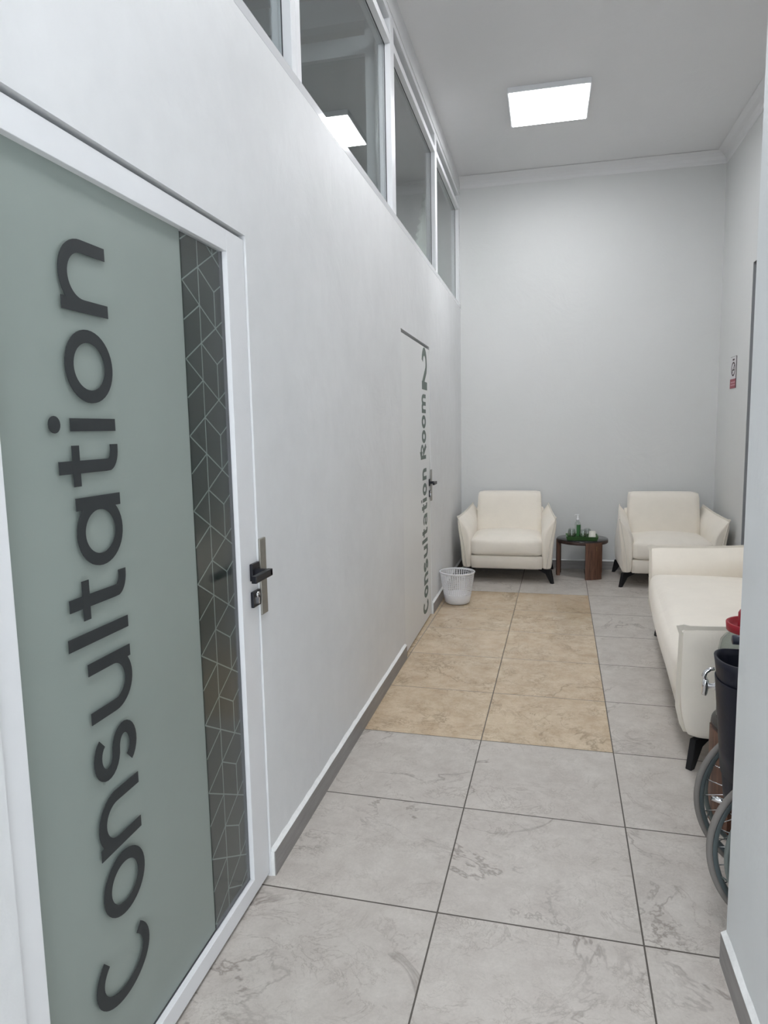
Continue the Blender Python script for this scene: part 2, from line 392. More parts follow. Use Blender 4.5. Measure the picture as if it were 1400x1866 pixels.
# ------------------------------------------------------------------ windows
def window(name, y0, y1, ri, label):
    e = bpy.data.objects.new(name, None); COL.objects.link(e); e.location = (-.888, (y0+y1)/2, SILL); struct(e, label)
    c = (y0+y1)/2; a, b = y0-c+.0006, y1-c-.0006; x0, x1 = -.075, 0.0; z1 = 3.828-SILL
    bm = bmesh.new(); lf = .0475
    box(bm, x0, x1, a, a+lf, -.0, z1, bev=.0015); box(bm, x0, x1, b-ri, b, 0, z1, bev=.0015)
    box(bm, x0, x1, a+lf, b-ri, 3.79-SILL, z1, bev=.0012); box(bm, x0, x1, a+lf, b-ri, 3.655-SILL, 3.70-SILL, bev=.0012)
    box(bm, x0, -.012, a+lf, b-ri, 0, .012)
    mesh_obj('window_frame', bm, M_WHITE, e)
    bm = bmesh.new(); box(bm, .004, .0066, a, b, -.036, -.0005); mesh_obj('sill_strip', bm, M_GLOSSW, e)
    bm = bmesh.new(); box(bm, -.041, -.035, a+lf, b-ri, .012, 3.655-SILL); mesh_obj('window_glass', bm, M_WIN, e)
    bm = bmesh.new(); box(bm, -.041, -.035, a+lf, b-ri, 3.70-SILL, 3.79-SILL); mesh_obj('upper_glass', bm, M_WIN, e)
    bm = bmesh.new()
    for yy in (a+lf, b-ri-.003): box(bm, -.036, -.033, yy, yy+.003, .012, 3.655-SILL)
    box(bm, -.036, -.033, a+lf, b-ri, 3.652-SILL, 3.655-SILL); mesh_obj('seal', bm, M_GREY, e)
window('window_1', .87, 2.4925, .0475, 'high window over the near door')
window('window_2', 2.4925, 4.12, .0475, 'high window reflecting the ceiling lamp')
window('window_3', 4.12, 5.7175, .0475, 'high window second from the end wall')
window('window_4', 5.7175, YB, .0875, 'high window next to the end wall')
window('window_5', YF, .87, .0475, 'high window behind the viewer')
# divider between the rooms behind
e = bpy.data.objects.new('window_6', None); COL.objects.link(e); e.location = (XI, 4.14, 0); struct(e, 'inner window frame above the wall between the two rooms')
bm = bmesh.new()
box(bm, -.055, -.001, -.03, .04, SILL, ZC); box(bm, -2.0, -.055, -.03, .04, 3.64, 3.74); box(bm, -2.0, -.055, -.03, .04, 3.82, ZC); box(bm, -1.5, -1.45, -.03, .04, SILL, 3.64)
mesh_obj('inner_frame', bm, M_WHITE, e)
bm = bmesh.new(); box(bm, -2.0, -.055, .0, .006, SILL, 3.64); mesh_obj('inner_glass', bm, M_WIN, e)
bm = bmesh.new(); box(bm, XO, XI, 4.10, 4.19, 0, SILL); box(bm, XO, -2.99, 4.10, 4.19, SILL, ZC); struct(mesh_obj('wall_between_rooms', bm, M_WALL), 'wall dividing the two rooms behind the windows')
# pale curtain hanging in the far room
bm = bmesh.new(); pr = None
for k in range(41):
    t = k/40; y = 6.42+.66*t; x = -1.20 + .018*math.sin(k*1.3)
    top = 3.12+.78*t
    cur = [bm.verts.new((x, y, .004)), bm.verts.new((x, y, top))]
    if pr: bm.faces.new((pr[0], cur[0], cur[1], pr[1]))
    pr = cur
cu = mesh_obj('curtain', bm, M_CURTAIN, smooth=True); sm = cu.modifiers.new('s', 'SOLIDIFY'); sm.thickness = .004
tag(cu, 'pale curtain just visible behind the high window glass', 'curtain')

# ------------------------------------------------------------------ lettering
STK = [0]
def thick(bm, pts, wd, fmap, t0, t1, closed=False):
    P = [Vector(p) for p in pts]; n = len(P); h = wd/2; L = []; R = []
    for i, p in enumerate(P):
        if closed: d0 = (P[i]-P[i-1]).normalized(); d1 = (P[(i+1) % n]-P[i]).normalized()
        else:
            d1 = (P[min(i+1, n-1)]-P[min(i, n-2)]).normalized(); d0 = (P[max(i, 1)]-P[max(i-1, 0)]).normalized()
        nn = Vector((-d0.y, d0.x)) + Vector((-d1.y, d1.x))
        nn.normalize(); k = h/max(.35, nn.dot(Vector((-d1.y, d1.x))))
        L.append(p+nn*k); R.append(p-nn*k)
    if closed: L.append(L[0]); R.append(R[0])
    STK[0] += 1; t1 = t1 + .00006*(STK[0] % 4)
    for i in range(len(L)-1):
        prism(bm, [tuple(L[i]), tuple(L[i+1]), tuple(R[i+1]), tuple(R[i])], fmap, t0, t1)
def arc(cx, cy, rx, ry, a0, a1, n=20):
    return [(cx+rx*math.cos(math.radians(a0+(a1-a0)*k/n)), cy+ry*math.sin(math.radians(a0+(a1-a0)*k/n))) for k in range(n+1)]
def letter(bm, ch, W, w_, fmap, t0, t1, heavy=False):
    h = w_/2
    T = lambda pts, wd=w_, closed=False: thick(bm, pts, wd, fmap, t0, t1, closed)
    if ch == 'n':
        rx = (W-w_)/2; cy = 1.02-h-min(.42, rx)
        T([(h, 0), (h, 1)]); T(arc(W/2, cy, rx, 1.02-h-cy, 180, 0)+[(W-h, 0)])
    elif ch == 'm':
        rx = (W-w_)/4; cy = 1.02-h-.35
        T([(h, 0), (h, 1)]); T(arc(h+rx, cy, rx, .35, 180, 0)+[(W/2, 0)]); T(arc(h+3*rx, cy, rx, .35, 180, 0)+[(W-h, 0)])
    elif ch == 'u':
        rx = (W-w_)/2; cy = -.02+h+min(.42, rx)
        T([(W-h, 0), (W-h, 1)]); T([(h, 1)]+arc(W/2, cy, rx, cy-h+.02, 180, 360))
    elif ch == 'o': T(arc(W/2, .5, (W-w_)/2, .52-h, 0, 360, 40)[:-1], closed=True)
    elif ch == 'i': T([(W/2, 0), (W/2, 1)]); T([(W/2, 1.3-.11), (W/2, 1.3+.11)], .22) if heavy else prism(bm, arc(W/2, 1.31, .115, .115, 0, 360, 20)[:-1], fmap, t0, t1)
    elif ch == 'l': T([(W/2, 0), (W/2, 1.36)])
    elif ch == 't':
        xs = .19*W/.57 + h*.9
        T([(xs, 1.28), (xs, .28)]+arc(xs+.24, .24-.02+h*.0, .24, .24-h, 180, 270, 8)[1:]+[(W, -.02+h)])
        T([(0, 1-h*.8), (W, 1-h*.8)], w_*.85)
    elif ch == 'a' and not heavy:
        T([(W-h, 0), (W-h, 1)]); T(arc((W-.02)/2, .5, (W-.02-w_)/2, .52-h, 0, 360, 40)[:-1], closed=True)
    elif ch == 'a':
        hk = h; k7 = w_*.72; h7 = k7/2
        T([(W-h, 0), (W-h, .66)]); T(arc(W/2, .66, (W-k7)/2-.02, .36-h7, 10, 160, 14), k7); T([(W-h, .60-h7)]+arc(W*.42, .30, W*.42-h7, .30-h7, 90, 270, 14)+[(W-h, h7)], k7)
    elif ch == 's':
        if heavy: w_ = w_*.78; h = w_/2
        ry = (1.04-w_)/4; rx = (W-w_)/2
        T(arc(W/2, 1.02-h-ry, rx, ry, 28, 270, 18)+arc(W/2, -.02+h+ry, rx, ry, 90, -152, 18)[1:])
    elif ch == 'C': T(arc(W/2+.04, .655, W/2+.0-h, .675-h, 44, 316, 34))
    elif ch == 'R':
        T([(h, 0), (h, 1.3)]); T([(h, 1.3-h*.75)]+[(W*.5, 1.3-h*.75)]+arc(W*.5, .93, W*.5-h, .37-h*.75, 90, -90, 14)+[(h, .56+h*.75)], w_*.75); T([(W*.42, .62), (W-h*.9, 0)], w_*1.2)
    elif ch == '2':
        rx = (W-w_)/2
        T(arc(W/2, 1.3-h-rx*.95, rx, rx*.95, 172, -35, 18)+[(h*1.3, h*1.3)]); T([(0, h), (W, h)])
def lettering(parent, mat, xs, t, ybase, sy, items, w_, heavy=False):
    bm = bmesh.new()
    for ch, z0, z1, *o in items:
        W = (z1-z0)/o[0] if o else None
        sx = o[0] if o else sy
        syy = o[1] if len(o) > 1 else sy; yb = o[2] if len(o) > 2 else ybase
        fm = lambda u, v, q, z0=z0, sx=sx, syy=syy, yb=yb: (xs+q, yb-v*syy, z0+u*sx)
        letter(bm, ch, (z1-z0)/sx, w_, fm, 0, t, heavy)
    o = mesh_obj('lettering', bm, mat, parent)
    return o

def handle_set(parent, dy=0, dz=0):
    """black lever and lock rose on the door face (x=-.888)"""
    x = -.888
    bm = bmesh.new(); box(bm, x, x+.010, 1.912+dy, 1.966+dy, 1.018+dz, 1.072+dz, bev=.002); h = mesh_obj('door_handle', bm, M_BLACKM, parent)
    bm = bmesh.new(); box(bm, x+.008, x+.062, 1.929+dy, 1.947+dy, 1.034+dz, 1.054+dz, bev=.002)
    box(bm, x+.046, x+.062, 1.822+dy, 1.947+dy, 1.033+dz, 1.055+dz, bev=.002); mesh_obj('lever', bm, M_BLACKM, h)
    bm = bmesh.new(); box(bm, x, x+.010, 1.912+dy, 1.966+dy, .934+dz, .984+dz, bev=.002); k = mesh_obj('lock_plate', bm, M_BLACKM, parent)
    bm = bmesh.new()
    lathe(bm, [(.009, .0), (.009, .014)], (x, 1.945+dy, .970+dz), 20, True, True, axis='x')
    box(bm, x, x+.014, 1.9405+dy, 1.9495+dy, .942+dz, .97+dz); mesh_obj('lock_cylinder', bm, M_CHROME, k)
    bm = bmesh.new(); box(bm, XL-.001, XL+.006, 1.970+dy, 2.016+dy, .897+dz, 1.142+dz, bev=.0015); mesh_obj('strike_plate', bm, M_STEEL, parent)

# door 1
XD = -.888
d1 = bpy.data.objects.new('door_1', None); COL.objects.link(d1); struct(d1, 'near frosted glass consultation door with white frame')
Y0, Y1, YI0, YI1, ZI0, ZI1, ZT = .909, 1.967, .967, 1.852, .067, 1.986, 2.046
bm = bmesh.new()
box(bm, XD-.05, XD, Y0, YI0, .014, ZT, bev=.0015); box(bm, XD-.05, XD, YI1, Y1, .014, ZT, bev=.0015)
box(bm, XD-.05, XD, YI0, YI1, ZI1, ZT, bev=.0012); box(bm, XD-.05, XD, YI0, YI1, .014, ZI0, bev=.0012)
mesh_obj('door_frame', bm, M_WHITE, d1)
YS0 = 1.622
bm = bmesh.new(); box(bm, -.9035, -.9015, YS0, YI1, ZI0, ZI1); mesh_obj('glass_pane', bm, M_PANE, d1)
bm = bmesh.new(); box(bm, -.912, -.906, YI0, YS0, ZI0, ZI1); mesh_obj('frosted_glass', bm, M_FROST, d1)
bm = bmesh.new(); box(bm, -.916, -.912, YS0, YI1, ZI0, ZI1)
# cube-pattern lines
a_ = .0868; yc = 1.722; zc0 = 1.320; E_ = .0995
def clip(p, q):
    (y0, z0), (y1, z1) = p, q; t0, t1 = 0., 1.; dy, dz = y1-y0, z1-z0
    for pp, qq in ((-dy, y0-YS0-.002), (dy, YI1-y0), (-dz, z0-ZI0), (dz, ZI1-z0)):
        if abs(pp) < 1e-12:
            if qq < 0: return None
        else:
            r = qq/pp
            if pp < 0: t0 = max(t0, r)
            else: t1 = min(t1, r)
    return None if t0 >= t1 else ((y0+t0*dy, z0+t0*dz), (y0+t1*dy, z0+t1*dz))
segs = []
for k in range(-4, 8):
    A = (yc, zc0-2*E_*k); B = (yc, A[1]-E_)
    c_ = (yc+a_, A[1]-E_/2); d_ = (yc+a_, A[1]-1.5*E_)
    segs += [(A, B), (B, (yc, A[1]-2*E_)), (c_, d_), (A, c_), (c_, (c_[0]+a_, c_[1]+E_/2)),
             (B, (yc+2*a_, B[1]-E_)), (B, (yc-a_, B[1]+E_/2)), (B, (yc-a_, B[1]-E_/2)),
             ((yc, A[1]-2*E_), (yc+2*a_, A[1]-2*E_+E_)), (A, (yc-a_, A[1]-E_/2))]
for sg in segs:
    cp = clip(*sg)
    if cp: thick(bm, cp, .0034, lambda u, v, q: (-.9121+q, u, v), 0, .0006)
for f in bm.faces:
    if max(v.co.x for v in f.verts) > -.9119: f.material_index = 1
mesh_obj('patterned_strip', bm, [M_STRIP, M_LINE], d1)
bm = bmesh.new(); box(bm, -.912, -.9035, YI0, YI1, ZI0, ZI0+.004); box(bm, -.912, -.9035, YI1-.003, YI1, ZI0, ZI1)
mesh_obj('glass_seal', bm, M_GREY, d1)
S1 = .1425
lettering(d1, M_LETTER, -.9000, .0012, 1.2985, S1,
    [('C', .230, .382), ('o', .425, .566), ('n', .584, .715), ('s', .748, .852), ('u', .886, 1.015), ('l', 1.056, 1.080), ('t', 1.106, 1.187),
     ('a', 1.208, 1.353), ('t', 1.376, 1.457), ('i', 1.485, 1.510), ('o', 1.541, 1.686), ('n', 1.718, 1.859)], .178)
handle_set(d1)
# door 2
d2 = bpy.data.objects.new('door_2', None); COL.objects.link(d2); struct(d2, 'far flush white consultation door with grey lettering')
bm = bmesh.new(); box(bm, XL-.045, XL-.004, D2[0]+.003, D2[1]-.003, .012, 2.074, bev=.001); mesh_obj('door_leaf', bm, M_DOOR, d2)
q_ = .0965
lettering(d2, M_LETTER2, XL-.0041, .0008, 5.105, .165,
    [('C', .072, .182, q_, .165, 5.125), ('o', .196, .285, q_, .165, 5.122), ('n', .299, .387, q_, .165, 5.12), ('s', .402, .485, q_, .165, 5.12), ('u', .509, .600, q_, .165, 5.12),
     ('l', .622, .652, q_, .165, 5.115), ('t', .669, .731, q_, .165, 5.115), ('a', .752, .839, q_, .165, 5.112), ('t', .856, .919, q_, .165, 5.11), ('i', .932, .960, q_, .165, 5.10),
     ('o', .979, 1.072, q_, .165, 5.105), ('n', 1.096, 1.182, q_, .165, 5.10), ('R', 1.252, 1.364, q_, .165, 5.09), ('o', 1.370, 1.466, q_, .165, 5.095), ('o', 1.478, 1.575, q_, .165, 5.095),
     ('m', 1.590, 1.728, q_, .165, 5.10)], .29, True)
bm = bmesh.new(); letter(bm, '2', 1.0, .25, lambda u, v, q: (XL-.0041+q, 4.953+u*.215, 1.762+v*.236), 0, .0008)
mesh_obj('numeral', bm, M_LETTER2, d2)
handle_set(d2, 3.288, .016)

# ------------------------------------------------------------------ ceiling lamps
def lamp(x, y, label, st=1.0):
    t = thing('ceiling_lamp', label, 'ceiling light', (x, y, ZC), 0, 'square flat ceiling lamps')
    bm = bmesh.new(); h = .30
    box(bm, -h, h, -h, h, -.040, -.0005, bev=.002); mesh_obj('lamp_housing', bm, M_WHITE, t)
    bm = bmesh.new(); box(bm, -h+.012, h-.012, -h+.012, h-.012, -.043, -.0395); mesh_obj('diffuser', bm, emit('lamp_light', LIGHT_COL, LIGHT_STR*st), t)
lamp(-.010, 5.765, 'glowing square panel lamp on the ceiling', .88)
lamp(-.06, 3.25, 'added unseen panel lamp on the ceiling between the two consultation doors', .80)  # assumed lamp outside the view, added to even out the lighting
lamp(.02, .35, 'added unseen panel lamp overhead near the frosted door', .72)  # another assumed lamp, added out of view to fill the near end

# ------------------------------------------------------------------ sofa and armchairs
def make_seat(kind, label, cat, half, loc, rz, group=None, yo=0.0):
    t = thing(kind, label, cat, loc, rz, group)
    zs_ = .045 if half > .6 else .012
    ex = half-.437            # extra half length over the armchair
    xi = .335+ex
    # seat cushion
    n = 11 if ex < .1 else 23
    def seatwarp(p):
        # front edge drops a little at the corners
        return p
    bm = cushion_bm(-xi-.004, xi+.004, -.012, .60+yo, .262, .425+zs_, .04+zs_*.3, (0, .022, .036+zs_*.4), n, True); mesh_obj('seat_cushion', bm, M_FAB, t, True)
    # base
    bm = cushion_bm(-xi-.002, xi+.002, .008, .74+yo, .128, .268, .018, (0, .004, 0), n, None, lambda p: Vector((p.x, p.y+(.035*max(0, (.22-p.z)/.09)**1.6 if p.y < .2 else 0), p.z))); mesh_obj('base', bm, M_FAB, t, True)
    # backrest
    def lean(p): return Vector((p.x*(1-.04*max(0, p.z-.45)/.37), p.y+(p.z-.40)*.16, p.z))
    bm = cushion_bm(-xi+.008, xi-.008, .47+yo, .665+yo, .30, .822, .026, (0, .02, .004), n, None, lean); mesh_obj('backrest', bm, M_FAB, t, True)
    # arms
    for s in (-1, 1):
        bm = bmesh.new(); st = []
        D = .74+yo; ys = [0, .006, .018, .04, .08, .16, .28, .42, .56, .68+yo, .715+yo, .732+yo, D]
        for y in ys:
            f = min(1, (y-.0)/(D)); th = 1.0
            if y < .04: th = .66+.34*math.sin(min(1, y/.04)*PI/2)
            if y > D-.04: th = .35+.65*math.sin(min(1, (D-y)/.04)*PI/2)
            xp = .452+ex+(.385-.452)*f; zp = .628+(.684-.628)*f**1.1 - .010*math.sin(f*PI)
            bo = .420+ex; bi = .330+ex
            prof = [(bi+.012, .128), (bi, .150), (bi-.002, .24), (bi-.010, .36), (bi-.006, .46), (xp-.096, zp-.105), (xp-.052, zp-.050), (xp-.024, zp-.018), (xp-.003, zp),
                    (xp+.004, zp-.003), (xp+.012, zp-.030), (xp+.010, zp-.085), ((xp+bo)/2+.012, .44), (bo+.012, .32), (bo+.006, .20), (bo, .150), (bo-.012, .128)]
            ring = []
            for (px, pz) in prof:
                mid = (.377+ex)+(xp-.377-ex)*max(0, (pz-.13)/(zp-.13))**1.5
                x = mid+(px-mid)*th
                z = pz
                if y < .04: z = max(pz, .128+(.04-y)*.35) if pz < .2 else pz-(.04-y)*.25*max(0, (pz-.4)/.22)
                ring.append(bm.verts.new((s*x, y+.045*(1-y/D)*max(0, (.26-z)/.13)**1.7, z)))
            st.append(ring)
        m = len(st[0])
        for a, b in zip(st, st[1:]):
            for i in range(m): bm.faces.new((a[i], a[(i+1) % m], b[(i+1) % m], b[i]))
        bm.faces.new(st[0]); bm.faces.new(st[-1][::-1])
        arm = mesh_obj('armrest', bm, M_FAB, t, True)
        sd = arm.modifiers.new('sub', 'SUBSURF'); sd.levels = 1; sd.render_levels = 2
        # flange seam: along the top then down the front
        path = []
        for y in (D-.005, D-.12, .5, .36, .22, .10, .03, .004):
            f = y/D; path.append((.452+ex+(.385-.452)*f, y, .628+(.684-.628)*f**1.1-.010*math.sin(f*PI)+.001))
        path.append((.452+ex, -.008, .622))
        for z in (.60, .54, .46, .36, .26, .18, .145):
            mid = (.377+ex)+(.452-.377)*max(0, (z-.13)/(.628-.13))**1.5; path.append((mid, -.002+.045*max(0, (.26-z)/.13)**1.7, z))
        bm = bmesh.new(); pr = None
        for i, p in enumerate(path):
            top = i < 8
            nrm = Vector((.15, 0, 1)) if top else Vector((.1, -1, .05))
            if i == 8: nrm = Vector((.25, -.7, .7))
            nrm.normalize(); sd_ = Vector((1, .1, 0)) if not top else Vector((1, 0, -.15))
            q = Vector(p); hw = .0048 if top else .0038; ex_ = .024 if i == 8 else (.016 if i == 7 else .010)
            cur = [q-nrm*.008-sd_*hw, q+nrm*ex_-sd_*hw*.7, q+nrm*ex_+sd_*hw*.7, q-nrm*.008+sd_*hw]
            cur = [bm.verts.new((s*v.x, v.y, v.z)) for v in cur]
            if pr:
                for k in range(4): bm.faces.new((pr[k], pr[(k+1) % 4], cur[(k+1) % 4], cur[k]))
            else: bm.faces.new(cur)
            pr = cur
        bm.faces.new(pr[::-1]); mesh_obj('piping', bm, M_PIPE, arm)
    # back piece
    bm = cushion_bm(-xi-.01, xi+.01, .655+yo, .775+yo, .128, .66, .03, (0, .004, 0), n, None, lambda p: Vector((p.x, p.y, p.z))); mesh_obj('back_panel', bm, M_FAB, t, True)
    # legs
    for sx in (-1, 1):
        for sy in (0, 1):
            fx, fy = sx*half, (.045 if sy == 0 else .738+yo)
            dx, dy = -sx*.80, (.60 if sy == 0 else -.60)
            out = [(-.003, 0), (.023, 0), (.080, .088), (.165, .110), (.165, .130), (.026, .130)]
            bm = bmesh.new()
            nx, ny = -dy, dx
            prism(bm, out, lambda u, v, q: (fx+dx*u+nx*q, fy+dy*u+ny*q, v), -.014, .014)
            bmesh.ops.bevel(bm, geom=bm.edges[:], offset=.002, segments=1, affect='EDGES')
            mesh_obj('leg', bm, M_LEG, t)
    return t
make_seat('armchair', 'cream armchair in the corner beside the white wastebasket', 'armchair', .437, (-.366, 6.45, 0), 0, 'pair of cream armchairs')
make_seat('armchair', 'cream armchair partly hidden behind the end of the sofa', 'armchair', .437, (1.098, 6.405, 0), 0, 'pair of cream armchairs')
make_seat('sofa', 'long cream sofa with black legs along the right side', 'sofa', .99, (.637, 3.988, 0), math.radians(-94.4), None, .09)

# ------------------------------------------------------------------ side tables
def side_table(label, loc, a0):
    t = thing('side_table', label, 'side table', loc, 0, 'round low walnut side tables')
    R, H = .245, .372
    bm = bmesh.new(); lathe(bm, [(R-.030, H-.006), (R-.004, H-.006), (R, H-.010), (R, H-.034), (R-.004, H-.038), (R-.030, H-.038), (R-.030, H-.006)], n=64); mesh_obj('table_rim', bm, M_WOODRIM, t)
    bm = bmesh.new(); lathe(bm, [(.0005, H-.012), (R-.003, H-.012), (R-.001, H-.006), (R-.001, H-.002), (R-.004, H), (.0005, H)], n=64, cap0=True, cap1=True); mesh_obj('table_top', bm, M_TOPGLASS, t)
    for k in range(3):
        bm = bmesh.new(); a = a0+k*2*PI/3; h = math.radians(20); n = 10; o_, i_ = [], []
        for j in range(n+1):
            b = a-h+2*h*j/n; o_.append((math.cos(b)*(R+.004), math.sin(b)*(R+.004))); i_.append((math.cos(b)*(R-.026), math.sin(b)*(R-.026)))
        prism(bm, o_+i_[::-1], lambda u, v, q: (u, v, q), 0, H-.016)
        leg = mesh_obj('leg', bm, M_WOOD, t)
        if k == 0:
            bm = bmesh.new()
            for j in range(7):
                b = a+h*.25; rr = R+.0042
                p = Vector((math.cos(b)*rr, math.sin(b)*rr, H-.05-j*.0065)); tn = Vector((-math.sin(b), math.cos(b), 0)); nn = Vector((math.cos(b), math.sin(b), 0))
                vs = [bm.verts.new(p+tn*s1*.003+nn*s2*.0006+Vector((0, 0, s3*.002))) for s1 in (-1, 1) for s2 in (-1, 1) for s3 in (-1, 1)]
                for f in ((0,1,3,2),(4,6,7,5),(0,4,5,1),(2,3,7,6),(0,2,6,4),(1,5,7,3)): bm.faces.new([vs[i] for i in f])
            mesh_obj('gold_mark', bm, pmat('gold_print', (150, 120, 80), .4, .5), leg)
    return t
side_table('round walnut side table between the armchairs, holding a green tray', (.350, 6.945, 0), math.radians(-65))
side_table('round walnut side table behind the wheelchair, under the drink dispenser', (.854, 2.635, 0), math.radians(191))

# tray and what stands on it
TZ = .3725
bm = bmesh.new(); tx0, tx1, ty0, ty1 = .192, .492, 6.775, 6.995
def ringbox(bm, x0, x1, y0, y1, z0, z1, th):
    box(bm, x0, x1, y0, y0+th, z0, z1); box(bm, x0, x1, y1-th, y1, z0, z1); box(bm, x0, x0+th, y0+th, y1-th, z0, z1); box(bm, x1-th, x1, y0+th, y1-th, z0, z1)
def flare(bm, x0, x1, y0, y1, z0, z1, th, fl):
    loops = []
    for (e, z) in ((0, z0), (fl, z1), (fl-th, z1), (-th, z0+.004)):
        loops.append([bm.verts.new(p) for p in ((x0-e, y0-e, z), (x1+e, y0-e, z), (x1+e, y1+e, z), (x0-e, y1+e, z))])
    for a, b in zip(loops, loops[1:]):
        for i in range(4): bm.faces.new((a[i], a[(i+1) % 4], b[(i+1) % 4], b[i]))
    bm.faces.new(loops[0][::-1]); bm.faces.new(loops[-1])
flare(bm, tx0+.01, tx1-.01, ty0+.01, ty1-.01, TZ, TZ+.036, .005, .012)
tag(mesh_obj('tray', bm, M_TRAY), 'green rectangular tray on the side table between the armchairs', 'tray')
def glass(x, y, label):
    bm = bmesh.new(); z = TZ+.0045
    lathe(bm, [(.036, 0), (.037, .02), (.038, .045), (.034, .078), (.027, .092), (.020, .095), (.0005, .095)], (x, y, z), 24)
    lathe(bm, [(.034, 0), (.035, .02), (.036, .045), (.032, .075), (.025, .085), (.0005, .086)], (x, y, z), 24)
    tag(mesh_obj('drinking_glass', bm, M_CLEAR), label, 'glass', 'upturned glasses on the green tray')
glass(.246, 6.835, 'upturned clear glass at the front left of the green tray')
glass(.352, 6.835, 'upturned clear glass on the green tray beside the paper cup')
glass(.248, 6.920, 'upturned clear glass at the back left of the green tray')
glass(.395, 6.922, 'upturned clear glass behind the paper cup on the green tray')
bm = bmesh.new(); lathe(bm, [(.0355, 0), (.0365, .002), (.0355, .004), (.029, .078), (.028, .080), (.0005, .079)], (.438, 6.835, TZ+.0045), 28); tag(mesh_obj('paper_cup', bm, M_PAPER), 'white paper cup upturned at the right of the green tray', 'cup')
t = thing('pump_bottle', 'clear sanitiser pump bottle with green label behind the glasses', 'bottle', (.305, 6.940, TZ+.0045))
bm = bmesh.new(); lathe(bm, [(.0005, 0), (.026, .001), (.028, .006), (.028, .135), (.024, .150), (.013, .160), (.012, .170)], n=28); mesh_obj('bottle_body', bm, M_CLEAR, t)
bm = bmesh.new(); lathe(bm, [(.0283, .02), (.0283, .13)], n=28); 
for f in list(bm.faces):
    if f.calc_center_median().y > .012 or f.calc_center_median().x < -.012: bm.faces.remove(f)
mesh_obj('bottle_label', bm, M_LIQ, t)
bm = bmesh.new(); lathe(bm, [(.0005, .168), (.015, .168), (.015, .188), (.006, .190), (.005, .222), (.0005, .222)], n=20); pm = mesh_obj('pump', bm, M_PLASTIC, t)
bm = bmesh.new(); box(bm, -.028, .014, -.008, .008, .222, .231, bev=.002); box(bm, -.032, -.026, -.004, .004, .214, .230, bev=.001); mesh_obj('nozzle', bm, M_PLASTIC, pm)

# ------------------------------------------------------------------ drink dispenser on the near side table
t = thing('drink_dispenser', 'ribbed clear glass drink dispenser with red lid and chrome tap', 'drink dispenser', (.742, 2.655, .3725))
bm = bmesh.new(); n = 48; prof = [(.100, 0), (.112, .006), (.116, .03), (.117, .275), (.110, .308), (.094, .330), (.086, .338), (.086, .362)]
for k_, off in ((0, 0), (1, -.006)):
    rings = []
    for r, z in prof:
        rings.append([bm.verts.new(((r+off)*(1+.018*(abs((j % 4)-2)-1)*(1 if .02 < z < .29 else 0))*math.cos(2*PI*j/n), (r+off)*(1+.018*(abs((j % 4)-2)-1)*(1 if .02 < z < .29 else 0))*math.sin(2*PI*j/n), z+(.006 if off and z == 0 else 0))) for j in range(n)])
    for a, b in zip(rings, rings[1:]):
        for j in range(n): f = bm.faces.new((a[j], a[(j+1) % n], b[(j+1) % n], b[j])); f.smooth = True
    bm.faces.new(rings[0])
mesh_obj('jar', bm, thin_glass('jar_glass', (.90, .93, .91, 1), .08, .03), t)
bm = bmesh.new(); lathe(bm, [(.0005, .362), (.080, .360), (.091, .350), (.093, .352), (.095, .380), (.092, .382), (.086, .380), (.084, .364), (.0005, .363)], n=48); ld = mesh_obj('lid', bm, M_RED, t, True)
bm = bmesh.new(); lathe(bm, [(.056, .363), (.055, .415), (.050, .424), (.0005, .425)], n=32)
mesh_obj('lid_knob', bm, M_RED, ld, True)
bm = bmesh.new()
lathe(bm, [(.016, -.122), (.016, -.126), (.009, -.128), (.009, -.152)], (0, 0, .134), 20, True, True, axis='x')
tp = mesh_obj('tap', bm, M_CHROME, t)
bm = bmesh.new(); tube(bm, [(-.157, 0, .158), (-.158, 0, .146), (-.158, 0, .130), (-.160, 0, .106), (-.162, 0, .098)], [.010, .012, .012, .010, .009], 16)
mesh_obj('spout', bm, M_CHROME, tp)
bm = bmesh.new(); tube(bm, [(-.158, 0, .156), (-.164, 0, .170), (-.158, 0, .186), (-.142, 0, .198), (-.128, 0, .200)], [.008, .009, .008, .007, .006], 12)
mesh_obj('tap_lever', bm, M_CHROME, tp)

# ------------------------------------------------------------------ wastebasket
t = thing('wastebasket', 'white perforated plastic wastebasket on the beige tiles', 'wastebasket', (-.728, 5.66, 0))
def rb(z): return .101+(.146-.101)*(z/.275)**.9
NC = 44
bm = bmesh.new()
z0, z1, rows = .082, .262, 11
dz = (z1-z0)/rows; bar = .0035
def quad(bm, a0, a1, za, zb):
    vs = [bm.verts.new((rb(z)*math.cos(a), rb(z)*math.sin(a), z)) for a, z in ((a0, za), (a1, za), (a1, zb), (a0, zb))]
    bm.faces.new(vs)
da = 2*PI/NC
for i in range(NC):
    a = i*da
    quad(bm, a-da*.17, a+da*.17, z0, z1)
for r in range(rows+1):
    z = z0+dz*r
    for i in range(NC): quad(bm, i*da+da*.17, (i+1)*da-da*.17, z-bar/2, z+bar/2)
o = mesh_obj('lattice_wall', bm, M_PLASTIC, t); s_ = o.modifiers.new('s', 'SOLIDIFY'); s_.thickness = .002; s_.offset = 0
bm = bmesh.new(); lathe(bm, [(.0005, .003), (.092, .003), (.099, .007), (rb(.02)+.001, .02), (rb(.08)+.001, .08), (rb(.084)-.001, .084), (rb(.08)-.002, .08), (.096, .012), (.0005, .008)], n=64); mesh_obj('solid_base', bm, M_PLASTIC, t, True)
bm = bmesh.new(); tube(bm, ring_pts((0, 0, .270), .146, 'z', 64), .0055, 10, True)
lathe(bm, [(rb(.258), .258), (.146, .270)], n=64); mesh_obj('rim', bm, M_PLASTIC, t)

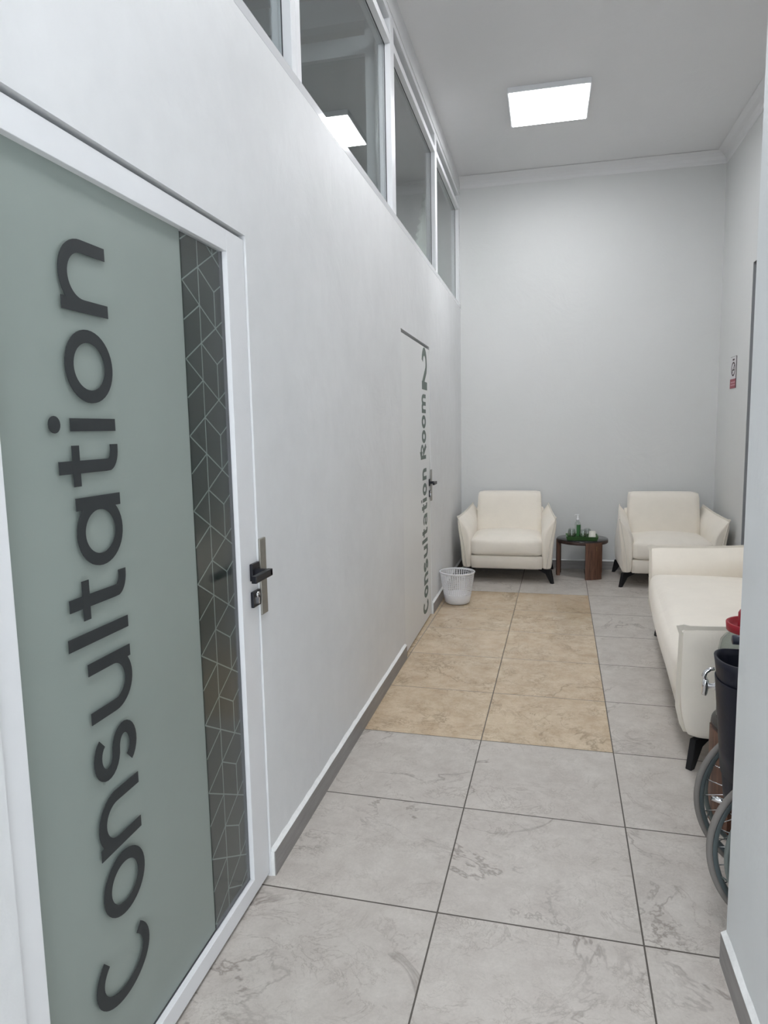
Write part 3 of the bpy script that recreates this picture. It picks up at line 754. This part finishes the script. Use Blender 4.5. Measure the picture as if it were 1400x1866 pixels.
# ------------------------------------------------------------------ sign on right wall
t = thing('no_smoking_sign', 'small white and red no-smoking sign on the right wall', 'sign', (XR-.001, 6.70, 1.78))
def sm_(u, v, q): return (-.002-q, -u, v)
bm = bmesh.new(); box(bm, -.003, 0, -.095, .095, 0, .275); mesh_obj('sign_board', bm, pmat('sign_white', (214, 212, 214), .5), t)
bm = bmesh.new(); box(bm, -.0036, -.003, -.095, .095, 0, .082); rp = mesh_obj('red_panel', bm, M_REDSIGN, t)
bm = bmesh.new()
for z in (.046, .022):
    for k in range(8): box(bm, -.0042, -.0036, .066-k*.018-.013, .066-k*.018, z, z+.013)
mesh_obj('pale_text', bm, pmat('pale_print', (196, 148, 156), .5), rp)
bm = bmesh.new()
thick(bm, arc(0, .168, .056, .056, 0, 360, 40)[:-1], .013, lambda u, v, q: (-.0030-q, u, v), 0, .0012, True)
thick(bm, [(-.038, .206), (.038, .130)], .011, lambda u, v, q: (-.0033-q, u, v), 0, .0006)
thick(bm, [(-.034, .160), (.03, .160)], .011, lambda u, v, q: (-.0032-q, u, v), 0, .0006)
box(bm, -.0038, -.003, -.03, .03, .243, .257)
box(bm, -.0045, -.0005, -.0975, -.095, 0, .277); box(bm, -.0045, -.0005, -.0975, .0965, .275, .277)
mesh_obj('printed_symbol', bm, M_INK, t)

# ------------------------------------------------------------------ wheelchair, folded, back towards the corridor
t = thing('wheelchair', 'folded wheelchair with grey tyres and navy sling behind the wall end', 'wheelchair', (0, 0, 0))
WR = .275
def wheel(cx, cy, side, name='wheel'):
    bm = bmesh.new(); tube(bm, ring_pts((cx, cy, WR), WR-.0095, 'y', 96), .0095, 14, True, 0)
    wl = mesh_obj(name, bm, M_TYRE, t)
    bm = bmesh.new()
    R0 = WR-.0165; n = 96
    lathe(bm, [(R0, -.011), (R0, .011), (R0-.010, .010), (R0-.014, .004), (R0-.014, -.004), (R0-.010, -.010), (R0, -.011)], (cx, cy, WR), n, axis='y'); mesh_obj('wheel_rim', bm, M_RIM, wl, True)
    bm = bmesh.new(); lathe(bm, [(.022, -.03), (.022, .03)], (cx, cy, WR), 24, True, True, axis='y'); mesh_obj('hub', bm, M_RIM, wl)
    bm = bmesh.new()
    for k in range(28):
        a = 2*PI*k/28; b = a+(.9 if k % 2 else -.9); o_ = .022 if (k//2) % 2 else -.022
        tube(bm, [(cx+.020*math.cos(b), cy+o_, WR+.020*math.sin(b)), (cx+(R0-.013)*math.cos(a), cy, WR+(R0-.013)*math.sin(a))], .0015, 5)
    mesh_obj('spokes', bm, M_CHROME, wl)
    bm = bmesh.new(); tube(bm, ring_pts((cx, cy+side*.045, WR), WR-.045, 'y', 96), .0080, 12, True)
    for k in range(6):
        a = 2*PI*k/6+.35
        tube(bm, [(cx+(WR-.046)*math.cos(a), cy+side*.045, WR+(WR-.046)*math.sin(a)), (cx+(R0-.010)*math.cos(a), cy+side*.005, WR+(R0-.010)*math.sin(a))], .003, 6)
    mesh_obj('push_rim', bm, pmat('push_rim_grey', (116, 124, 122), .35, .3), wl)
CX1 = .455+WR; CX2 = .468+WR+.01
wheel(CX1, 1.985, -1); wheel(CX2, 2.275, 1)
YM = 2.13
bm = bmesh.new()
for y in (2.035, 2.225):
    tube(bm, [(.700, y, .12), (.690, y, .35), (.65, y, .60), (.63, y, .77), (.624, y, .798), (.614, y, .812), (.60, y, .815)], .0105, 12)
    tube(bm, [(.690, y, .42), (1.15, y, .43), (1.19, y, .40), (1.19, y, .12)], .0105, 12)
    tube(bm, [(.700, y, .14), (1.19, y, .14), (1.32, y, .06)], .0105, 12)
    tube(bm, [(.65, y, .62), (.95, y, .63), (1.0, y, .58), (1.0, y, .43)], .009, 10)
for s in (0, 1):
    tube(bm, [(.80, 2.035 if s else 2.225, .14), (.80, 2.225 if s else 2.035, .50)], .009, 10)
    tube(bm, [(1.05, 2.035 if s else 2.225, .14), (1.05, 2.225 if s else 2.035, .50)], .009, 10)
mesh_obj('frame', bm, M_RIM, t, True)
for y in (2.035, 2.225):
    bm = bmesh.new(); tube(bm, [(.612, y, .814), (.562, y, .815)], [.0155, .0145], 14); mesh_obj('push_handle', bm, pmat('grey_grip', (52, 56, 68), .4), t, True)
    bm = bmesh.new(); box(bm, .70, .95, y-.02, y+.02, .632, .655, bev=.006); mesh_obj('arm_pad', bm, M_NAVY, t)
    bm = bmesh.new(); tube(bm, ring_pts((1.20, y, .09), .075, 'y', 32), .014, 10, True); lathe(bm, [(.06, -.01), (.06, .01)], (1.20, y, .09), 24, True, True, axis='y'); mesh_obj('caster', bm, M_TYRE, t)
    bm = bmesh.new(); box(bm, 1.30, 1.42, y-.05+.05*(y > YM)-.02, y+.03-.01*(y > YM), .05, .062, bev=.003); mesh_obj('footplate', bm, M_BLACKM, t)
    bm = bmesh.new(); tube(bm, [(.525, y+.018*(1 if y > YM else -1), .285), (.56, y+.018*(1 if y > YM else -1), .275), (.69, y, .30)], [.008, .011, .009], 10); mesh_obj('tip_bar', bm, M_CHROME, t)
# folded sling: U seen from above, bulging towards the corridor
def sling(zs, x_at, ya, yb_, xend, bm, th):
    prev = None
    for z in zs:
        xf, w0 = x_at(z); ring = []
        cy = (ya+yb_)/2; ry = (yb_-ya)/2*w0; n = 24
        outer = [(xend, cy-ry)]+[(xf+ry*.55-ry*.55*math.cos(math.radians(a)), cy-ry*math.cos(math.radians(180)+0) if False else cy+ry*math.sin(math.radians(a))) for a in [-90+180*k/n for k in range(n+1)]]+[(xend, cy+ry)]
        cur = [bm.verts.new((x, y, z)) for x, y in outer]
        if prev:
            for a, b, c, d in zip(prev, prev[1:], cur[1:], cur): f = bm.faces.new((a, b, c, d)); f.smooth = True
        prev = cur
def xback(z): 
    return (.503+(.785-z)*.085-.004*max(0, (z-.70)/.09)**2, 1.0-.15*max(0, .785-z))
bm = bmesh.new(); zs = [.34+.442*k/20 for k in range(21)]
sling(zs, xback, 2.06, 2.235, .70, bm, .01)
o = mesh_obj('back_sling', bm, M_NAVY, t, True); m_ = o.modifiers.new('s', 'SOLIDIFY'); m_.thickness = .007; m_.offset = 0
bm = bmesh.new(); zs = [.42, .50, .60, .68, .715, .718]
sling(zs, lambda z: (xback(z)[0]-.006, xback(z)[1]*1.05), 2.055, 2.24, .69, bm, .01)
p_ = mesh_obj('back_pocket', bm, M_NAVY, o, True); m_ = p_.modifiers.new('s', 'SOLIDIFY'); m_.thickness = .003; m_.offset = 0
bm = bmesh.new(); box(bm, .72, 1.12, 2.095, 2.165, .36, .50, bev=.02); mesh_obj('seat_sling', bm, M_NAVY, t, True)
